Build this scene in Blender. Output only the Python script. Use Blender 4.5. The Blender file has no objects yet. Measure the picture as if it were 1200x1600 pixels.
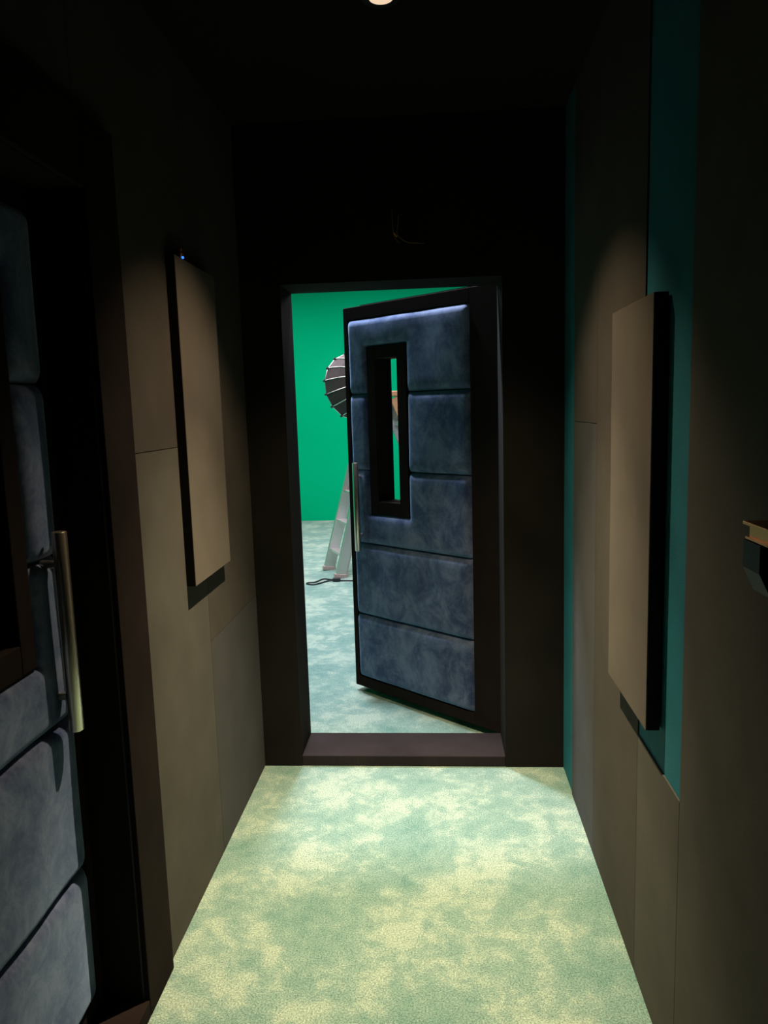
import bpy, bmesh, math, random
from mathutils import Vector, Matrix
random.seed(7)
S = bpy.context.scene
COL = S.collection
R = math.radians

# ------------------------------------------------------------------ camera
H, F, YAW, PIT, ROL = 1.55, 1166.92, 0.0737, 0.1377, -0.0300
cy, sy = math.cos(YAW), math.sin(YAW)
fw = Vector((-sy*math.cos(PIT), cy*math.cos(PIT), -math.sin(PIT)))
rt = Vector((cy, sy, 0)); up = rt.cross(fw)
r2 = rt*math.cos(ROL) + up*math.sin(ROL)
u2 = -rt*math.sin(ROL) + up*math.cos(ROL)
cd = bpy.data.cameras.new('camera'); cam = bpy.data.objects.new('camera', cd); COL.objects.link(cam)
m = Matrix.Identity(4)
for i in range(3):
    m[i][0], m[i][1], m[i][2] = r2[i], u2[i], -fw[i]
m[2][3] = H
cam.matrix_world = m
cd.sensor_fit = 'VERTICAL'; cd.sensor_height = 24; cd.lens = F/1600*24
cd.clip_start = .02
S.camera = cam
S.view_settings.view_transform = 'Standard'
S.view_settings.look = 'None'
S.view_settings.gamma = 1
S.view_settings.exposure = 0
S.view_settings.use_curve_mapping = False
S.cycles.use_denoising = True
S.cycles.max_bounces = 8
S.cycles.diffuse_bounces = 5
S.cycles.sample_clamp_indirect = 4

w = bpy.data.worlds.new('world'); S.world = w; w.use_nodes = True
w.node_tree.nodes['Background'].inputs[0].default_value = (.01, .012, .012, 1)
w.node_tree.nodes['Background'].inputs[1].default_value = .2

# ------------------------------------------------------------------ materials
class NT:
    def __init__(s, name):
        s.m = bpy.data.materials.new(name); s.m.use_nodes = True
        s.n = s.m.node_tree.nodes; s.l = s.m.node_tree.links
        s.b = s.n['Principled BSDF']
        s.tc = s.n.new('ShaderNodeTexCoord')
    def noise(s, scale, detail=4, rough=.55, vec=None, dist=0):
        k = s.n.new('ShaderNodeTexNoise'); k.inputs['Scale'].default_value = scale
        k.inputs['Detail'].default_value = detail; k.inputs['Roughness'].default_value = rough
        k.inputs['Distortion'].default_value = dist
        s.l.new(vec or s.tc.outputs['Object'], k.inputs['Vector']); return k.outputs['Fac']
    def mapping(s, scale):
        k = s.n.new('ShaderNodeMapping'); k.inputs['Scale'].default_value = scale
        s.l.new(s.tc.outputs['Object'], k.inputs['Vector']); return k.outputs['Vector']
    def ramp(s, fac, stops):
        k = s.n.new('ShaderNodeValToRGB'); e = k.color_ramp.elements
        while len(e) < len(stops): e.new(.5)
        for el, (p, c) in zip(e, stops):
            el.position = p; el.color = (*c, 1) if len(c) == 3 else c
        s.l.new(fac, k.inputs['Fac']); return k.outputs['Color']
    def mix(s, fac, a, b, mode='MIX'):
        k = s.n.new('ShaderNodeMix'); k.data_type = 'RGBA'; k.blend_type = mode
        for sock, v in ((k.inputs[0], fac), (k.inputs[6], a), (k.inputs[7], b)):
            if hasattr(v, 'is_linked'): s.l.new(v, sock)
            else: sock.default_value = v if isinstance(v, (int, float)) else (*v, 1)
        return k.outputs[2]
    def base(s, c):
        if hasattr(c, 'is_linked'): s.l.new(c, s.b.inputs['Base Color'])
        else: s.b.inputs['Base Color'].default_value = (*c, 1)
    def bump(s, h, strength=.3, dist=.002):
        k = s.n.new('ShaderNodeBump'); k.inputs['Strength'].default_value = strength
        k.inputs['Distance'].default_value = dist
        s.l.new(h, k.inputs['Height']); s.l.new(k.outputs['Normal'], s.b.inputs['Normal'])
    def set(s, **kw):
        for k, v in kw.items():
            s.b.inputs[k.replace('_', ' ')].default_value = v

def fabric(name, c, var=.25, rough=.95, weave=900, spec=.15, sheen=0):
    t = NT(name)
    dark = tuple(x*(1-var) for x in c); light = tuple(x*(1+var) for x in c)
    big = t.ramp(t.noise(5, 5), [(.3, dark), (.7, light)])
    fine = t.ramp(t.noise(weave, 2), [(.25, (.72,)*3), (.75, (1.28,)*3)])
    t.base(t.mix(1, big, fine, 'MULTIPLY'))
    t.set(Roughness=rough, Specular_IOR_Level=spec, Sheen_Weight=sheen)
    t.bump(t.noise(weave, 2), .35, .001)
    return t.m

M = {}
M['black'] = fabric('black_felt', (.0125, .0115, .0095), .2, .95, 700, .1)
M['casing'] = fabric('casing_felt', (.0135, .009, .0072), .3, .95, 420, .1)
M['sill'] = fabric('threshold_cloth', (.023, .0185, .0185), .2, .9, 500, .1)
M['ceiling'] = fabric('ceiling_felt', (.011, .0105, .0095), .2, .95, 500, .1)
M['tile_warm'] = fabric('wall_cloth_taupe', (.064, .057, .047), .12, .95, 900, .15)
M['tile_cool'] = fabric('wall_cloth_grey', (.066, .065, .064), .12, .95, 900, .15)
M['tile_near'] = fabric('wall_cloth_olive', (.080, .076, .063), .14, .95, 900, .15)
M['teal'] = fabric('wall_paint_teal', (.010, .142, .185), .12, .8, 300, .25)
M['panel'] = fabric('panel_cloth', (.113, .099, .081), .10, .95, 1100, .15)
M['panel_side'] = fabric('panel_edge_cloth', (.016, .014, .012), .2, .95, 800, .1)

# green studio backdrop
t = NT('studio_green_paint'); t.base(t.ramp(t.noise(1.2, 3), [(.3, (.0006, .39, .17)), (.7, (.0008, .42, .185))]))
t.set(Roughness=1, Specular_IOR_Level=0); M['green'] = t.m

# teal carpet: cut pile leaning this way and that
t = NT('teal_carpet')
big = t.noise(3.4, 6, .62, None, .3)
mid = t.noise(13, 6, .7, None, .3)
k = t.n.new('ShaderNodeMath'); k.operation = 'MULTIPLY_ADD'
t.l.new(mid, k.inputs[0]); k.inputs[1].default_value = .75; t.l.new(big, k.inputs[2])
shade = t.ramp(k.outputs[0], [(.58, (.13, .29, .245)), (.86, (.255, .41, .34)), (1.16, (.42, .55, .435))])
fine = t.ramp(t.noise(210, 3, .8), [(.36, (.45,)*3), (.64, (1.55,)*3)])
t.base(t.mix(1, shade, fine, 'MULTIPLY'))
t.set(Roughness=1, Specular_IOR_Level=.05, Sheen_Weight=.15, Sheen_Roughness=.5)
t.bump(t.noise(380, 3, .7), .9, .006)
M['carpet'] = t.m

# blue velvet
t = NT('blue_velvet')
mp = t.mapping((1, 1, .8))
blot = t.noise(8, 8, .75, mp, .4)
col = t.ramp(blot, [(.39, (.026, .043, .125)), (.5, (.080, .108, .205)), (.61, (.150, .185, .30))])
fine = t.ramp(t.noise(1200, 2), [(.25, (.85,)*3), (.75, (1.15,)*3)])
t.base(t.mix(1, col, fine, 'MULTIPLY'))
t.set(Roughness=.75, Specular_IOR_Level=.25, Sheen_Weight=.6, Sheen_Roughness=.5)
t.b.inputs['Sheen Tint'].default_value = (.42, .62, .95, 1)
t.bump(t.noise(40, 4), .08, .004)
M['velvet'] = t.m

def metal(name, c, rough=.25, aniso=0):
    t = NT(name); t.base(c); t.set(Metallic=1.0, Roughness=rough)
    t.bump(t.noise(300, 2, .5, t.mapping((6, 6, .2))), .05, .0005); return t.m
M['steel'] = metal('brushed_steel', (.66, .60, .50), .33)
M['brass'] = metal('brass', (.70, .30, .09), .32)
M['alu'] = metal('aluminium', (.72, .68, .66), .42)
M['rib'] = metal('silver_rod', (.8, .75, .7), .3)
def plastic(name, c, rough=.4, spec=.4):
    t = NT(name); t.base(t.ramp(t.noise(60, 2), [(.3, tuple(x*.9 for x in c)), (.7, tuple(x*1.1 for x in c))]))
    t.set(Roughness=rough, Specular_IOR_Level=spec); return t.m
M['blackplastic'] = plastic('black_plastic', (.012, .013, .012), .5, .25)
M['rubber'] = plastic('rubber', (.012, .014, .016), .6)
M['orange'] = plastic('tan_plastic', (.40, .20, .10), .5)
M['grey'] = plastic('grey_plastic', (.26, .27, .26), .5)
M['softcloth'] = fabric('softbox_cloth', (.024, .016, .014), .2, .55, 300, .3)
M['beige'] = plastic('beige_plastic', (.42, .31, .27), .6)
M['white'] = plastic('white_cloth', (.8, .8, .8), .7)
M['wire'] = plastic('brown_wire', (.30, .17, .07), .5)
t = NT('glass'); t.base((.9, .95, .93)); t.set(Roughness=.02, Transmission_Weight=1.0, IOR=1.02); M['glass'] = t.m
def emit(name, c, s):
    t = NT(name); t.base((0, 0, 0)); t.b.inputs['Emission Color'].default_value = (*c, 1)
    t.b.inputs['Emission Strength'].default_value = s; return t.m
M['lamp'] = emit('lamp_glow', (1, .74, .50), .9)
M['led'] = emit('blue_led_glow', (.03, .16, 1), 2.2)

# ------------------------------------------------------------------ mesh helpers
class MB:
    def __init__(s): s.v, s.f, s.mi = [], [], []
    def add(s, vs, fs, mi=0):
        o = len(s.v); s.v += [tuple(v) for v in vs]; s.f += [tuple(i+o for i in f) for f in fs]; s.mi += [mi]*len(fs)
    def box(s, a, b, mi=0):
        x0, x1 = sorted((a[0], b[0])); y0, y1 = sorted((a[1], b[1])); z0, z1 = sorted((a[2], b[2]))
        s.add([(x0,y0,z0),(x1,y0,z0),(x1,y1,z0),(x0,y1,z0),(x0,y0,z1),(x1,y0,z1),(x1,y1,z1),(x0,y1,z1)],
              [(0,3,2,1),(4,5,6,7),(0,1,5,4),(1,2,6,5),(2,3,7,6),(3,0,4,7)], mi)
    def bar(s, p, q, wx, wy, side=None, mi=0):
        p, q = Vector(p), Vector(q); d = (q-p).normalized()
        a = Vector(side) if side else (Vector((0,0,1)) if abs(d.z) < .9 else Vector((1,0,0)))
        a = (a - d*a.dot(d)).normalized(); b = d.cross(a)
        vs = []
        for e in (p, q):
            for i, j in ((-1,-1),(1,-1),(1,1),(-1,1)): vs.append(e + a*wx/2*i + b*wy/2*j)
        s.add(vs, [(0,3,2,1),(4,5,6,7),(0,1,5,4),(1,2,6,5),(2,3,7,6),(3,0,4,7)], mi)
    def tube(s, pts, r, seg=12, cap=True, mi=0):
        pts = [Vector(p) for p in pts]; n = len(pts); rr = r if isinstance(r, (list, tuple)) else [r]*n
        d0 = (pts[1]-pts[0]).normalized(); a = d0.orthogonal().normalized(); vs = []
        for i, p in enumerate(pts):
            d = ((pts[min(i+1,n-1)]-pts[max(i-1,0)])).normalized()
            a = (a - d*a.dot(d)).normalized(); b = d.cross(a)
            for k in range(seg):
                th = 2*math.pi*k/seg; vs.append(p + (a*math.cos(th)+b*math.sin(th))*rr[i])
        fs = [(i*seg+k, i*seg+(k+1)%seg, (i+1)*seg+(k+1)%seg, (i+1)*seg+k) for i in range(n-1) for k in range(seg)]
        if cap: fs += [tuple(reversed(range(seg))), tuple((n-1)*seg+k for k in range(seg))]
        s.add(vs, fs, mi)
    def lathe(s, prof, c=(0,0,0), seg=32, mi=0):
        vs = []
        for r, z in prof:
            for k in range(seg):
                th = 2*math.pi*k/seg; vs.append((c[0]+r*math.cos(th), c[1]+r*math.sin(th), c[2]+z))
        n = len(prof)
        fs = [(i*seg+k, i*seg+(k+1)%seg, (i+1)*seg+(k+1)%seg, (i+1)*seg+k) for i in range(n-1) for k in range(seg)]
        fs += [tuple(reversed(range(seg))), tuple((n-1)*seg+k for k in range(seg))]
        s.add(vs, fs, mi)
    def build(s, name, mats, parent=None, bevel=0, smooth=False, xf=None, seg=2):
        me = bpy.data.meshes.new(name)
        vs = [xf(*v) for v in s.v] if xf else s.v
        me.from_pydata(vs, [], s.f)
        if not isinstance(mats, (list, tuple)): mats = [mats]
        for q in mats: me.materials.append(q)
        for p, i in zip(me.polygons, s.mi): p.material_index = i
        bm = bmesh.new(); bm.from_mesh(me)
        bmesh.ops.remove_doubles(bm, verts=bm.verts, dist=1e-5) if smooth else None
        bmesh.ops.recalc_face_normals(bm, faces=bm.faces); bm.to_mesh(me); bm.free()
        o = bpy.data.objects.new(name, me); COL.objects.link(o)
        if parent: o.parent = parent
        if bevel:
            b = o.modifiers.new('bevel', 'BEVEL'); b.width = bevel; b.segments = seg; b.limit_method = 'ANGLE'; b.angle_limit = R(40)
            b.harden_normals = True
        if smooth:
            for p in me.polygons: p.use_smooth = True
            bm = bmesh.new(); bm.from_mesh(me)
            for e in bm.edges:
                if len(e.link_faces) == 2 and e.calc_face_angle() > R(50): e.smooth = False
            bm.to_mesh(me); bm.free()
        return o
def origin(o, p):
    """move a top-level mesh's origin to p without moving the mesh"""
    o.data.transform(Matrix.Translation(-Vector(p))); o.location = p; return o
def empty(name, loc, rz=0):
    o = bpy.data.objects.new(name, None); o.empty_display_size = .1; COL.objects.link(o)
    o.location = loc; o.rotation_euler = (0, 0, rz); return o
def tag(o, label=None, cat=None, group=None, kind=None):
    if label: o['label'] = label
    if cat: o['category'] = cat
    if group: o['group'] = group
    if kind: o['kind'] = kind
    return o
def struct(o, label=None, cat=None): return tag(o, label, cat, None, 'structure')

# ------------------------------------------------------------------ room shell
XL, XR, D, D2 = -.7865, .5092, 3.0722, 3.3126      # corridor walls, near and far face of the end wall
OL, OR, ZT, ZL = -.6205, .2671, .048, 2.0555       # doorway
ZC = 2.67                                          # corridor ceiling
SX, SY, SZ = 3.6, 10.40, 4.2                       # studio
YB = -1.3
b = MB(); b.box((-SX-.1, YB-.2, -.12), (SX+.1, SY+.2, 0))
struct(b.build('floor', M['carpet']), 'teal cut pile carpet running from the corridor into the green studio', 'floor')
b = MB(); b.box((XL-.3, YB, ZC), (XR+.2, D, ZC+.1)); struct(b.build('ceiling', M['ceiling']), 'black corridor ceiling', 'ceiling')

# end wall with the doorway (one mesh, felt covered, reveals included)
b = MB()
b.box((-SX, D, 0), (OL, D2, SZ)); b.box((OR, D, 0), (SX, D2, SZ)); b.box((OL, D, ZL), (OR, D2, SZ))
struct(b.build('wall_back', M['black']), 'black felt end wall around the open doorway', 'wall')
b = MB(); b.box((OL, D+.001, 0), (OR, D2-.002, ZT)); struct(b.build('trim_1', [M['sill']], bevel=.004), 'dark cloth covered threshold board below the open door', 'threshold')

g = .0012
def tiles(mb, x, sgn, cells):
    for (y0, y1, z0, z1, mi) in cells:
        mb.box((x, y0+g, z0+g), (x+sgn*.004, y1-g, z1-g), mi)
# left wall
LY0, LY1 = .70, 1.697                              # door opening in the left wall
b = MB(); xb = XL-.004
b.box((xb, LY1, 0), (XL-.1135, D, ZC), 0); b.box((xb, YB, 0), (XL-.1135, LY0, ZC), 0); b.box((xb, LY0, ZL), (XL-.1135, LY1, ZC), 0)
tiles(b, XL, -1, [(LY1, 2.425, .0, 1.452, 1), (LY1, 2.425, 1.452, ZC, 2), (2.425, D, 0, .776, 3), (2.425, D, .776, ZC, 2), (YB, LY0, 0, ZC, 1), (LY0, LY1, ZL+.01, ZC, 2)])
struct(b.build('wall_left', [M['black'], M['tile_near'], M['tile_warm'], M['tile_cool']]), 'grey cloth panelled corridor wall on the left', 'wall')
# casing of the left doorway
b = MB(); xc = XL+.015
b.box((XL, LY1, 0), (xc, 1.868, ZL+.17)); b.box((XL, LY0-.17, 0), (xc, LY0, ZL+.17)); b.box((XL, LY0, ZL), (xc, LY1, ZL+.17))
struct(b.build('trim_2', M['casing'], bevel=.003), 'dark brown cloth covered casing around the near left door', 'door casing')
b = MB(); b.box((XL-.112, LY0, 0), (xc, LY1, ZT)); struct(b.build('trim_3', M['casing'], bevel=.004), 'dark cloth covered threshold below the near left door', 'threshold')
# right wall: teal painted wall, cloth boards fixed over most of it
b = MB(); xb = XR+.004
b.box((xb, YB, 0), (XR+.2, D, ZC), 0)
tiles(b, XR, 1, [(YB, .34, 0, ZC, 3), (.34, 1.560, 0, ZC, 3), (1.560, 1.900, 0, .685, 3), (1.900, 2.442, 0, ZC, 1), (2.442, 2.848, 0, 1.482, 2), (2.442, 2.848, 1.482, ZC, 1)])
struct(b.build('wall_right', [M['teal'], M['tile_warm'], M['tile_cool'], M['tile_near']]), 'corridor wall on the right, grey cloth boards over teal paint', 'wall')
b = MB(); b.box((XL-.3, YB-.1, 0), (XR+.2, YB, ZC)); struct(b.build('wall_front', M['black']))
# studio shell
b = MB(); b.box((-SX, SY, 0), (SX, SY+.1, SZ)); struct(b.build('wall_studio_back', M['green']), 'bright green studio backdrop wall', 'wall')
b = MB(); b.box((-SX-.1, D2, 0), (-SX, SY, SZ)); struct(b.build('wall_studio_left', M['green']))
b = MB(); b.box((SX, D2, 0), (SX+.1, SY, SZ)); struct(b.build('wall_studio_right', M['black']))
b = MB(); b.box((-SX, D2, SZ), (SX, SY, SZ+.1)); struct(b.build('ceiling_studio', M['black']))

# ------------------------------------------------------------------ padded doors
WD, ZB, ZTP, TH = .988, .034, 2.070, .105
SE = [.157, .956]; ZE = [.092, .449, .842, 1.232, 1.627, 2.006]
WS0, WS1, WZ0, WZ1 = .548, .820, 1.006, 1.862      # window frame
HS0, HS1, HZ0, HZ1 = .610, .762, 1.074, 1.800      # the slot in it
def cuts(a, c, r):
    q = [0, .06*r, .2*r, .42*r, .7*r, r]
    if c-a < 2.2*r: q = [x*(c-a)/(2.2*r) for x in q]
    lo = [a+x for x in q]; hi = [c-x for x in reversed(q)]
    n = max(1, int((hi[0]-lo[-1])/.03)); midv = [lo[-1]+(hi[0]-lo[-1])*i/n for i in range(1, n)]
    return lo+midv+hi
def cushion(s0, s1, z0, z1, xf, parent, hole=True):
    r, bul = .036, .024
    sb = [s0]; zb = [z0]
    ss, zz = [], []
    hs = [v for v in (WS0, WS1) if s0 < v < s1] if hole and z0 < WZ1 and z1 > WZ0 else []
    hz = [v for v in (WZ0, WZ1) if z0 < v < z1] if hs else []
    def axis(bounds):
        out = []
        for a, c in zip(bounds[:-1], bounds[1:]): out += cuts(a, c, r)
        return sorted(set(round(v, 5) for v in out))
    ss = axis([s0]+hs+[s1]); zz = axis([z0]+hz+[z1])
    inside = lambda s, z: bool(hs) and WS0 < s < WS1 and WZ0 < z < WZ1
    def hgt(s, z):
        d = [s-s0, s1-s, z-z0, z1-z]
        if hs:
            dx = max(WS0-s, s-WS1, 0); dz = max(WZ0-z, z-WZ1, 0)
            d.append(math.hypot(dx, dz))
        # blend of the two smallest distances rounds the corners
        rr = [1-(1-max(0, min(1, x/r)))**2.2 for x in d]
        h = 1
        for x in rr: h *= math.sqrt(max(0, x))
        wob = 1 + .05*math.sin(17*s+5*z) + .04*math.sin(11*z-23*s)
        return -.006 + (bul+.006)*h*(wob if h > .3 else 1)
    idx, vs, fs = {}, [], []
    def vid(i, j):
        if (i, j) not in idx: idx[i, j] = len(vs); vs.append((ss[i], hgt(ss[i], zz[j]), zz[j]))
        return idx[i, j]
    for i in range(len(ss)-1):
        for j in range(len(zz)-1):
            if inside((ss[i]+ss[i+1])/2, (zz[j]+zz[j+1])/2): continue
            fs.append((vid(i, j), vid(i+1, j), vid(i+1, j+1), vid(i, j+1)))
    # a flat back closes the pad
    nb = len(vs); bv = [(v[0], -.012, v[2]) for v in vs]
    edges = {}
    for f in fs:
        for a, c in zip(f, f[1:]+f[:1]): edges[(a, c)] = 1
    rim = [(a, c) for a, c in edges if (c, a) not in edges]
    allf = fs + [tuple(reversed([i+nb for i in f])) for f in fs] + [(c, a, a+nb, c+nb) for a, c in rim]
    mb = MB(); mb.add(vs+bv, allf)
    return mb.build('cushion', M['velvet'], parent, smooth=True, xf=xf)

def make_door(name, loc, rz, mir, label, dz):
    root = empty(name, loc, rz); struct(root, label, 'door')
    xf = lambda s, o, z: (mir*s, o, z)
    mb = MB()
    # core slab with the window slot through it
    y0, y1 = -TH, -.012
    mb.box((0, y0, ZB), (HS0, y1, ZTP)); mb.box((HS1, y0, ZB), (WD, y1, ZTP))
    mb.box((HS0, y0, ZB), (HS1, y1, HZ0)); mb.box((HS0, y0, HZ1), (HS1, y1, ZTP))
    # lapping flange round the back of the leaf
    mb.box((.03, y0-.02, ZTP-.05), (WD-.03, y0+.02, ZTP+.022))
    mb.build('leaf', M['black'], root, xf=xf)
    fb = MB()
    fb.box((0, -.012, ZB), (SE[0], .012, ZTP)); fb.box((SE[1], -.012, ZB), (WD, .012, ZTP))
    fb.box((SE[0], -.012, ZB), (SE[1], .012, ZE[0])); fb.box((SE[0], -.012, ZE[-1]), (SE[1], .012, ZTP))
    fb.build('leaf_frame', M['door_frame'], root, xf=xf, bevel=.003)
    for (s0, s1, z0, z1) in ((SE[0], SE[1], ZE[0], ZE[1]), (SE[0], SE[1], ZE[1], ZE[2]), (SE[0], SE[1], ZE[2], ZE[3]),
                             (SE[0], WS0, ZE[3], ZE[4]), (WS1, SE[1], ZE[3], ZE[4]), (SE[0], SE[1], ZE[4], ZE[5])):
        cushion(s0, s1, z0+.0015, z1-.0015, xf, root)
    wf = MB()
    e = .001
    for o0, o1 in ((-.0115, .016),):
        wf.box((WS0+e, o0, WZ0+e), (HS0, o1, WZ1-e)); wf.box((HS1, o0, WZ0+e), (WS1-e, o1, WZ1-e))
        wf.box((HS0, o0, WZ0+e), (HS1, o1, HZ0)); wf.box((HS0, o0, HZ1), (HS1, o1, WZ1-e))
    fr = wf.build('window_frame', M['door_frame'], root, xf=xf, bevel=.003)
    gl = MB(); gl.box((HS0+.001, -.07, HZ0+.001), (HS1-.001, -.064, HZ1-.001)); gl.build('window_pane', M['glass'], fr, xf=xf)
    hb = MB(); hs, ho = .884, .058
    hb.tube([(hs, ho, .808+dz), (hs, ho, .810+dz), (hs, ho, 1.272+dz), (hs, ho, 1.274+dz)], [.0150, .0165, .0165, .0150], 24)
    h = hb.build('handle', M['steel'], root, xf=xf, smooth=True); tag(h, 'brushed steel pull bar')
    for z in (.890, 1.200):
        pb = MB(); pb.tube([(hs, .010, z+dz), (hs, ho-.0150, z+dz)], .0095, 16); pb.build('handle_post', M['steel'], h, xf=xf, smooth=True)
    return root
M['door_frame'] = fabric('door_frame_felt', (.017, .0125, .0115), .2, .95, 500, .05)
ANG = .70977
make_door('door_1', (.28, 3.335, 0), math.pi-ANG, 1, 'padded blue velvet door standing ajar into the green studio', 0)
make_door('door_2', (-.905, .708, 0), -math.pi/2, -1, 'padded blue velvet door closed in the left wall beside the camera', .025)

# ------------------------------------------------------------------ acoustic panels
def acoustic(x0, x1, y0, y1, z0, z1, label):
    root = empty('acoustic_panel', ((x0+x1)/2, (y0+y1)/2, z0)); tag(root, label, 'wall panel', 'acoustic panels on the corridor walls')
    L = lambda x, y, z: (x-(x0+x1)/2, y-(y0+y1)/2, z-z0)
    s = 1 if x1 > x0 else -1
    b = MB(); b.box((x0, y0, z0), (x1-s*.004, y1, z1)); b.build('frame', M['panel_side'], root, xf=L, bevel=.002)
    b = MB(); b.box((x1-s*.004, y0, z0), (x1, y1, z1)); b.build('cloth_face', M['panel'], root, xf=L, bevel=.0018)
acoustic(XL+.0005, -.7563, 2.223, 2.614, 1.0186, 2.016, 'tall grey cloth acoustic panel on the left wall')
acoustic(XR-.0005, .4761, 1.711, 2.099, .779, 1.784, 'tall grey cloth acoustic panel on the right wall over the teal strip')

# ------------------------------------------------------------------ ceiling downlight
LX, LYY = -.130, 2.221
root = empty('ceiling_downlight', (LX, LYY, ZC)); tag(root, 'round recessed downlight glowing warm in the black ceiling', 'ceiling light')
b = MB(); b.lathe([(.034, -.001), (.034, -.005), (.050, -.007), (.054, -.004), (.054, -.0005)], seg=40); b.build('rim', M['blackplastic'], root, smooth=True)
b = MB(); b.lathe([(.002, -.0065), (.026, -.0062), (.0335, -.0045), (.0335, -.001)], seg=32); b.build('lens', M['lamp'], root, smooth=True)

def light(name, kind, loc, energy, color, **kw):
    d = bpy.data.lights.new(name, kind); d.energy = energy; d.color = color
    for k, v in kw.items(): setattr(d, k, v)
    o = bpy.data.objects.new(name, d); COL.objects.link(o); o.location = loc; return o
light('downlight_beam', 'SPOT', (LX, LYY, ZC-.012), 560, (1, .82, .54), spot_size=R(62), spot_blend=1, shadow_soft_size=.008)
light('downlight_spill', 'SPOT', (LX, LYY, ZC-.012), 92, (1, .74, .48), spot_size=R(92), spot_blend=.65, shadow_soft_size=.008)
# studio lights
A = light('studio_spot', 'AREA', (-.62, 4.08, 3.7), 185, (.78, .83, 1), shape='DISK', size=.28)
B = light('studio_bank', 'AREA', (-.8, 7.4, 3.35), 240, (1, .90, 1), shape='RECTANGLE', size=4.2, size_y=3.2)

# ------------------------------------------------------------------ small fittings
# brass fitting with a blue indicator on top of the left panel
root = empty('indicator_lamp', (-.766, 2.300, 2.016)); tag(root, 'tiny brass fitting with a blue glowing light on top of the left wall panel', 'indicator light')
b = MB(); b.lathe([(.008, 0), (.008, .008), (.011, .012), (.0122, .021), (.0102, .030), (.005, .036), (.001, .037)], seg=20); b.build('brass_cap', M['brass'], root, smooth=True)
b = MB(); b.lathe([(.0005, -.004), (.0026, -.003), (.0036, 0), (.0026, .003), (.0005, .004)], (.0105, -.006, .0035), 16); b.build('led', M['led'], root, smooth=True)

# wall box at the right border
root = empty('wall_switch_box', (XR, 1.09, 1.283)); tag(root, 'small black wall box with a metal top edge at the right border', 'switch box')
L = lambda x, y, z: (x-XR, y-1.09, z-1.283)
b = MB(); xf_ = XR-.063; y0, y1 = 1.058, 1.117
pr = [(XR-.0005, 1.268), (XR-.046, 1.268), (xf_, 1.304), (xf_, 1.344), (XR-.0005, 1.344)]
b.add([(x, y0, z) for x, z in pr]+[(x, y1, z) for x, z in pr], [tuple(range(5)), tuple(range(9, 4, -1))]+[(i, (i+1)%5, 5+(i+1)%5, 5+i) for i in range(5)])
b.build('housing', M['blackplastic'], root, xf=L, bevel=.0012)
b = MB(); b.box((XR-.0005, .97, 1.3665), (XR-.064, 1.119, 1.3715)); b.build('top_plate', M['brass'], root, xf=L, bevel=.0012)
b = MB(); b.box((XR-.0005, 1.045, 1.344), (XR-.057, 1.112, 1.367)); b.build('neck', M['brass'], root, xf=L, bevel=.002)
b = MB(); b.box((XR-.0005, 1.040, 1.345), (XR-.061, 1.116, 1.349)); b.build('lip', M['brass'], root, xf=L, bevel=.001)

# loose wire above the doorway
root = empty('loose_wire', (-.156, D, 2.226)); tag(root, 'thin brown loose wire hanging on the black wall above the doorway', 'wire')
L = lambda x, y, z: (x+.156, y-D, z-2.226)
b = MB(); yw = D-.006
b.tube([(-.160, D-.001, 2.318), (-.160, yw, 2.305), (-.159, yw, 2.27), (-.156, yw, 2.235), (-.150, yw, 2.215), (-.141, yw, 2.202), (-.134, yw, 2.196)], .0011, 8)
b.tube([(-.135, yw, 2.30), (-.137, yw, 2.27), (-.143, yw, 2.24), (-.140, yw, 2.225), (-.126, yw-.003, 2.211), (-.112, yw-.004, 2.200), (-.095, yw-.004, 2.193), (-.070, yw-.003, 2.192), (-.035, yw, 2.189)], .0012, 8)
b.build('strands', M['wire'], root, xf=L, smooth=True)
b = MB(); b.tube([(-.154, yw-.001, 2.233), (-.141, yw-.001, 2.220)], .0042, 10); b.build('splice', M['orange'], root, xf=L, smooth=True)

# ------------------------------------------------------------------ studio: step ladder
P1, P2 = Vector((-.914, 6.73, 0)), Vector((-1.092, 7.128, 0))
wv = (P2-P1); wid = wv.length; wv = wv.normalized(); dv = Vector((-wv.y, wv.x, 0)); dv = dv if dv.x > 0 else -dv
HTL, RUN = 1.66, .46
base = (P1+P2)/2
root = empty('step_ladder', base); tag(root, 'aluminium step ladder standing half hidden behind the ajar door', 'ladder')
def LP(a, d, z): return wv*a*1.0 + dv*d + Vector((0, 0, z))
def front(a, z): return LP(a*(1-.28*z/HTL), RUN*z/HTL, z)
def rear(a, z): return LP(a*(1-.28*z/HTL), RUN+.15+.70*(1-z/HTL), z)
hw = wid/2-.02
for s in (-1, 1):
    b = MB(); b.bar(front(s*hw, .03), front(s*hw, HTL), .026, .105, wv)
    for q in (-1, 1):
        b.bar(front(s*hw, .03)+dv*q*.050+wv*s*.008, front(s*hw, HTL)+dv*q*.050+wv*s*.008, .036, .006, wv)
    r = b.build('side_rail', M['alu'], root)
    b = MB(); f = front(s*hw, .0); b.bar(f+Vector((0, 0, .001)), f+Vector((.006, 0, .040)), .040, .125, wv); b.build('foot', M['beige'], r, bevel=.004)
    b = MB(); b.bar(rear(s*hw*.96, .03), rear(s*hw*.96, HTL-.01), .024, .10, wv); r = b.build('rear_rail', M['orange'] if s < 0 else M['grey'], root)
    b = MB(); f = rear(s*hw*.96, 0); b.bar(f+Vector((0, 0, .001)), f+Vector((0, 0, .045)), .04, .07, wv); b.build('foot', M['beige'], r, bevel=.004)
for i in range(6):
    z = .21+.28*i
    if z > HTL-.1: break
    h_ = hw*(1-.28*z/HTL)-.012; c = LP(0, RUN*z/HTL, z)
    b = MB(); b.bar(c-wv*h_, c+wv*h_, .022, .085, (0, 0, 1)); b.build('tread', M['alu'], root, bevel=.003)
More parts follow.
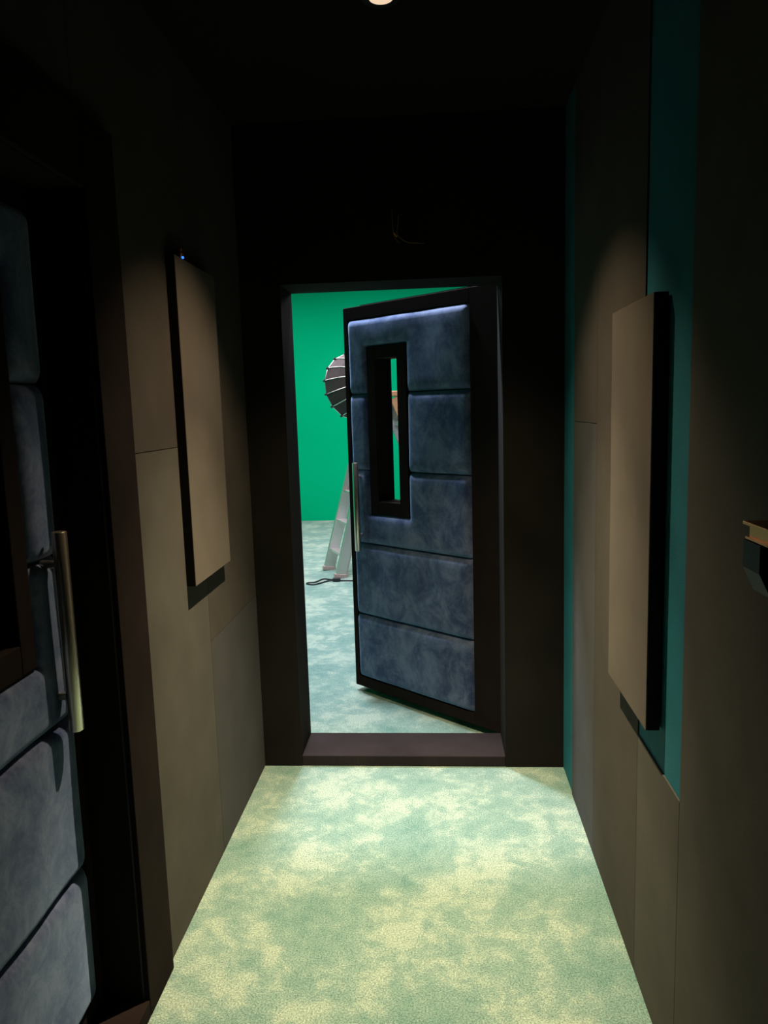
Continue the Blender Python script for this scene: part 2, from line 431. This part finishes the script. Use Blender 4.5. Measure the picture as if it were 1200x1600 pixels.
for z in (.90, .42, 1.40):
    c = LP(0, RUN+.15+.70*(1-z/HTL), z); h_ = hw*.96*(1-.28*z/HTL)
    b = MB(); b.bar(c-wv*h_, c+wv*h_, .035, .02, (0, 0, 1)); b.build('rear_brace', M['alu'], root)
c = LP(0, RUN+.11, HTL+.025)
b = MB(); b.bar(c-wv*(hw*.72+.02), c+wv*(hw*.72+.02), .05, .40, (0, 0, 1)); b.build('top_cap', M['orange'], root, bevel=.01)

# cable on the studio carpet
pts = [(.02, 6.570), (-.25, 6.550), (-.50, 6.575), (-.68, 6.605), (-.80, 6.610), (-.90, 6.618), (-.955, 6.650), (-1.01, 6.665), (-1.055, 6.690), (-1.085, 6.670), (-1.11, 6.610), (-1.14, 6.560),
       (-1.185, 6.550), (-1.20, 6.515), (-1.165, 6.480), (-1.12, 6.475), (-1.08, 6.520), (-1.045, 6.575), (-1.01, 6.615), (-.975, 6.622), (-.945, 6.612)]
def smoothpts(p, n=6):
    out = []
    for i in range(len(p)-1):
        a, bb, c, d = p[max(i-1,0)], p[i], p[i+1], p[min(i+2,len(p)-1)]
        for k in range(n):
            t = k/n
            out.append(tuple(.5*((2*bb[q])+(-a[q]+c[q])*t+(2*a[q]-5*bb[q]+4*c[q]-d[q])*t*t+(-a[q]+3*bb[q]-3*c[q]+d[q])*t**3) for q in range(2)))
    return out+[p[-1]]
root = empty('power_cable', (-.934, 6.65, 0)); tag(root, 'thin black cable looped on the carpet at the ladder foot', 'cable')
L = lambda x, y, z: (x+.934, y-6.65, z)
b = MB(); b.tube([(x, y, .008) for x, y in smoothpts(pts)], .0065, 8); b.build('cord', M['rubber'], root, xf=L, smooth=True)
b = MB(); b.box((-.975, 6.590, .001), (-.905, 6.630, .034)); b.build('plug', M['rubber'], root, xf=L, bevel=.008)

# ------------------------------------------------------------------ studio: round softbox on a stand
C0 = Vector((-.685, 6.36, 1.735)); HUB = Vector((-.478, 6.08, 1.795))
ax = (C0-HUB).normalized(); dep = (C0-HUB).length; RAD = .285; N = 16
e1 = Vector((0, 0, 1)); e1 = (e1-ax*e1.dot(ax)).normalized(); e2 = ax.cross(e1)
root = empty('softbox_light', (HUB.x, HUB.y, 0)); tag(root, 'round dark studio softbox seen from behind beside the ajar door', 'studio light')
L = lambda x, y, z: (x-HUB.x, y-HUB.y, z)
prof = [(.16, 0), (.42, .10), (.66, .28), (.85, .55), (.96, .82), (1.0, 1.0)]
def rp(k, i, lift=0):
    rr, t_ = prof[i]; th = 2*math.pi*(k+.5)/N
    return HUB + ax*dep*t_ + (e1*math.cos(th)+e2*math.sin(th))*(RAD*rr+lift)
vs = [rp(k, i) for i in range(len(prof)) for k in range(N)]
vs2 = [rp(k, i, -.006) for i in range(len(prof)) for k in range(N)]
n_ = len(prof)
fs = [(i*N+k, i*N+(k+1)%N, (i+1)*N+(k+1)%N, (i+1)*N+k) for i in range(n_-1) for k in range(N)]
o = len(vs)
fs += [tuple(reversed([q+o for q in f])) for f in fs]
fs += [((n_-1)*N+k, (n_-1)*N+(k+1)%N, o+(n_-1)*N+(k+1)%N, o+(n_-1)*N+k) for k in range(N)]
fs += [(k, (k+1)%N, o+(k+1)%N, o+k) for k in range(N)]
b = MB(); b.add(vs+vs2, fs); b.build('shell', M['softcloth'], root, xf=L)
for k in range(N):
    b = MB(); b.tube([rp(k, i, .004) for i in range(n_)], .0026, 6); rb = b.build('rib', M['rib'], root, xf=L, smooth=True)
    b = MB(); p = rp(k, n_-1, .004); b.tube([p-ax*.012, p+ax*.010], .010, 8); b.build('rib_tip', M['rubber'], rb, xf=L, smooth=True)
b = MB(); b.tube([rp(k, n_-1) for k in range(N)]+[rp(0, n_-1)], .0036, 6); b.build('rim', M['rib'], root, xf=L, smooth=True)
b = MB(); vs = [rp(k, n_-1, -.01)-ax*.012 for k in range(N)]+[rp(k, n_-1, -.01)-ax*.016 for k in range(N)]
b.add(vs, [tuple(range(N)), tuple(reversed(range(N, 2*N)))]+[(k, (k+1)%N, N+(k+1)%N, N+k) for k in range(N)]); b.build('diffuser', M['white'], root, xf=L)
b = MB(); b.tube([HUB-ax*.07, HUB-ax*.02, HUB+ax*.03], [.04, .045, .04], 20); b.build('lamp_head', M['blackplastic'], root, xf=L, smooth=True)
hb = HUB-ax*.03
b = MB(); b.tube([(hb.x, hb.y, .10), (hb.x, hb.y, 1.72)], .012, 12); b.build('stand_pole', M['blackplastic'], root, xf=L, smooth=True)
for th in (-20, 65, 215):
    q = Vector((hb.x+.30*math.cos(R(th)), hb.y+.30*math.sin(R(th)), .012))
    if th == 215: q = Vector((hb.x-.10, hb.y-.30, .012))
    b = MB(); b.tube([(hb.x, hb.y, .46), q], .009, 8); b.build('stand_leg', M['blackplastic'], root, xf=L, smooth=True)
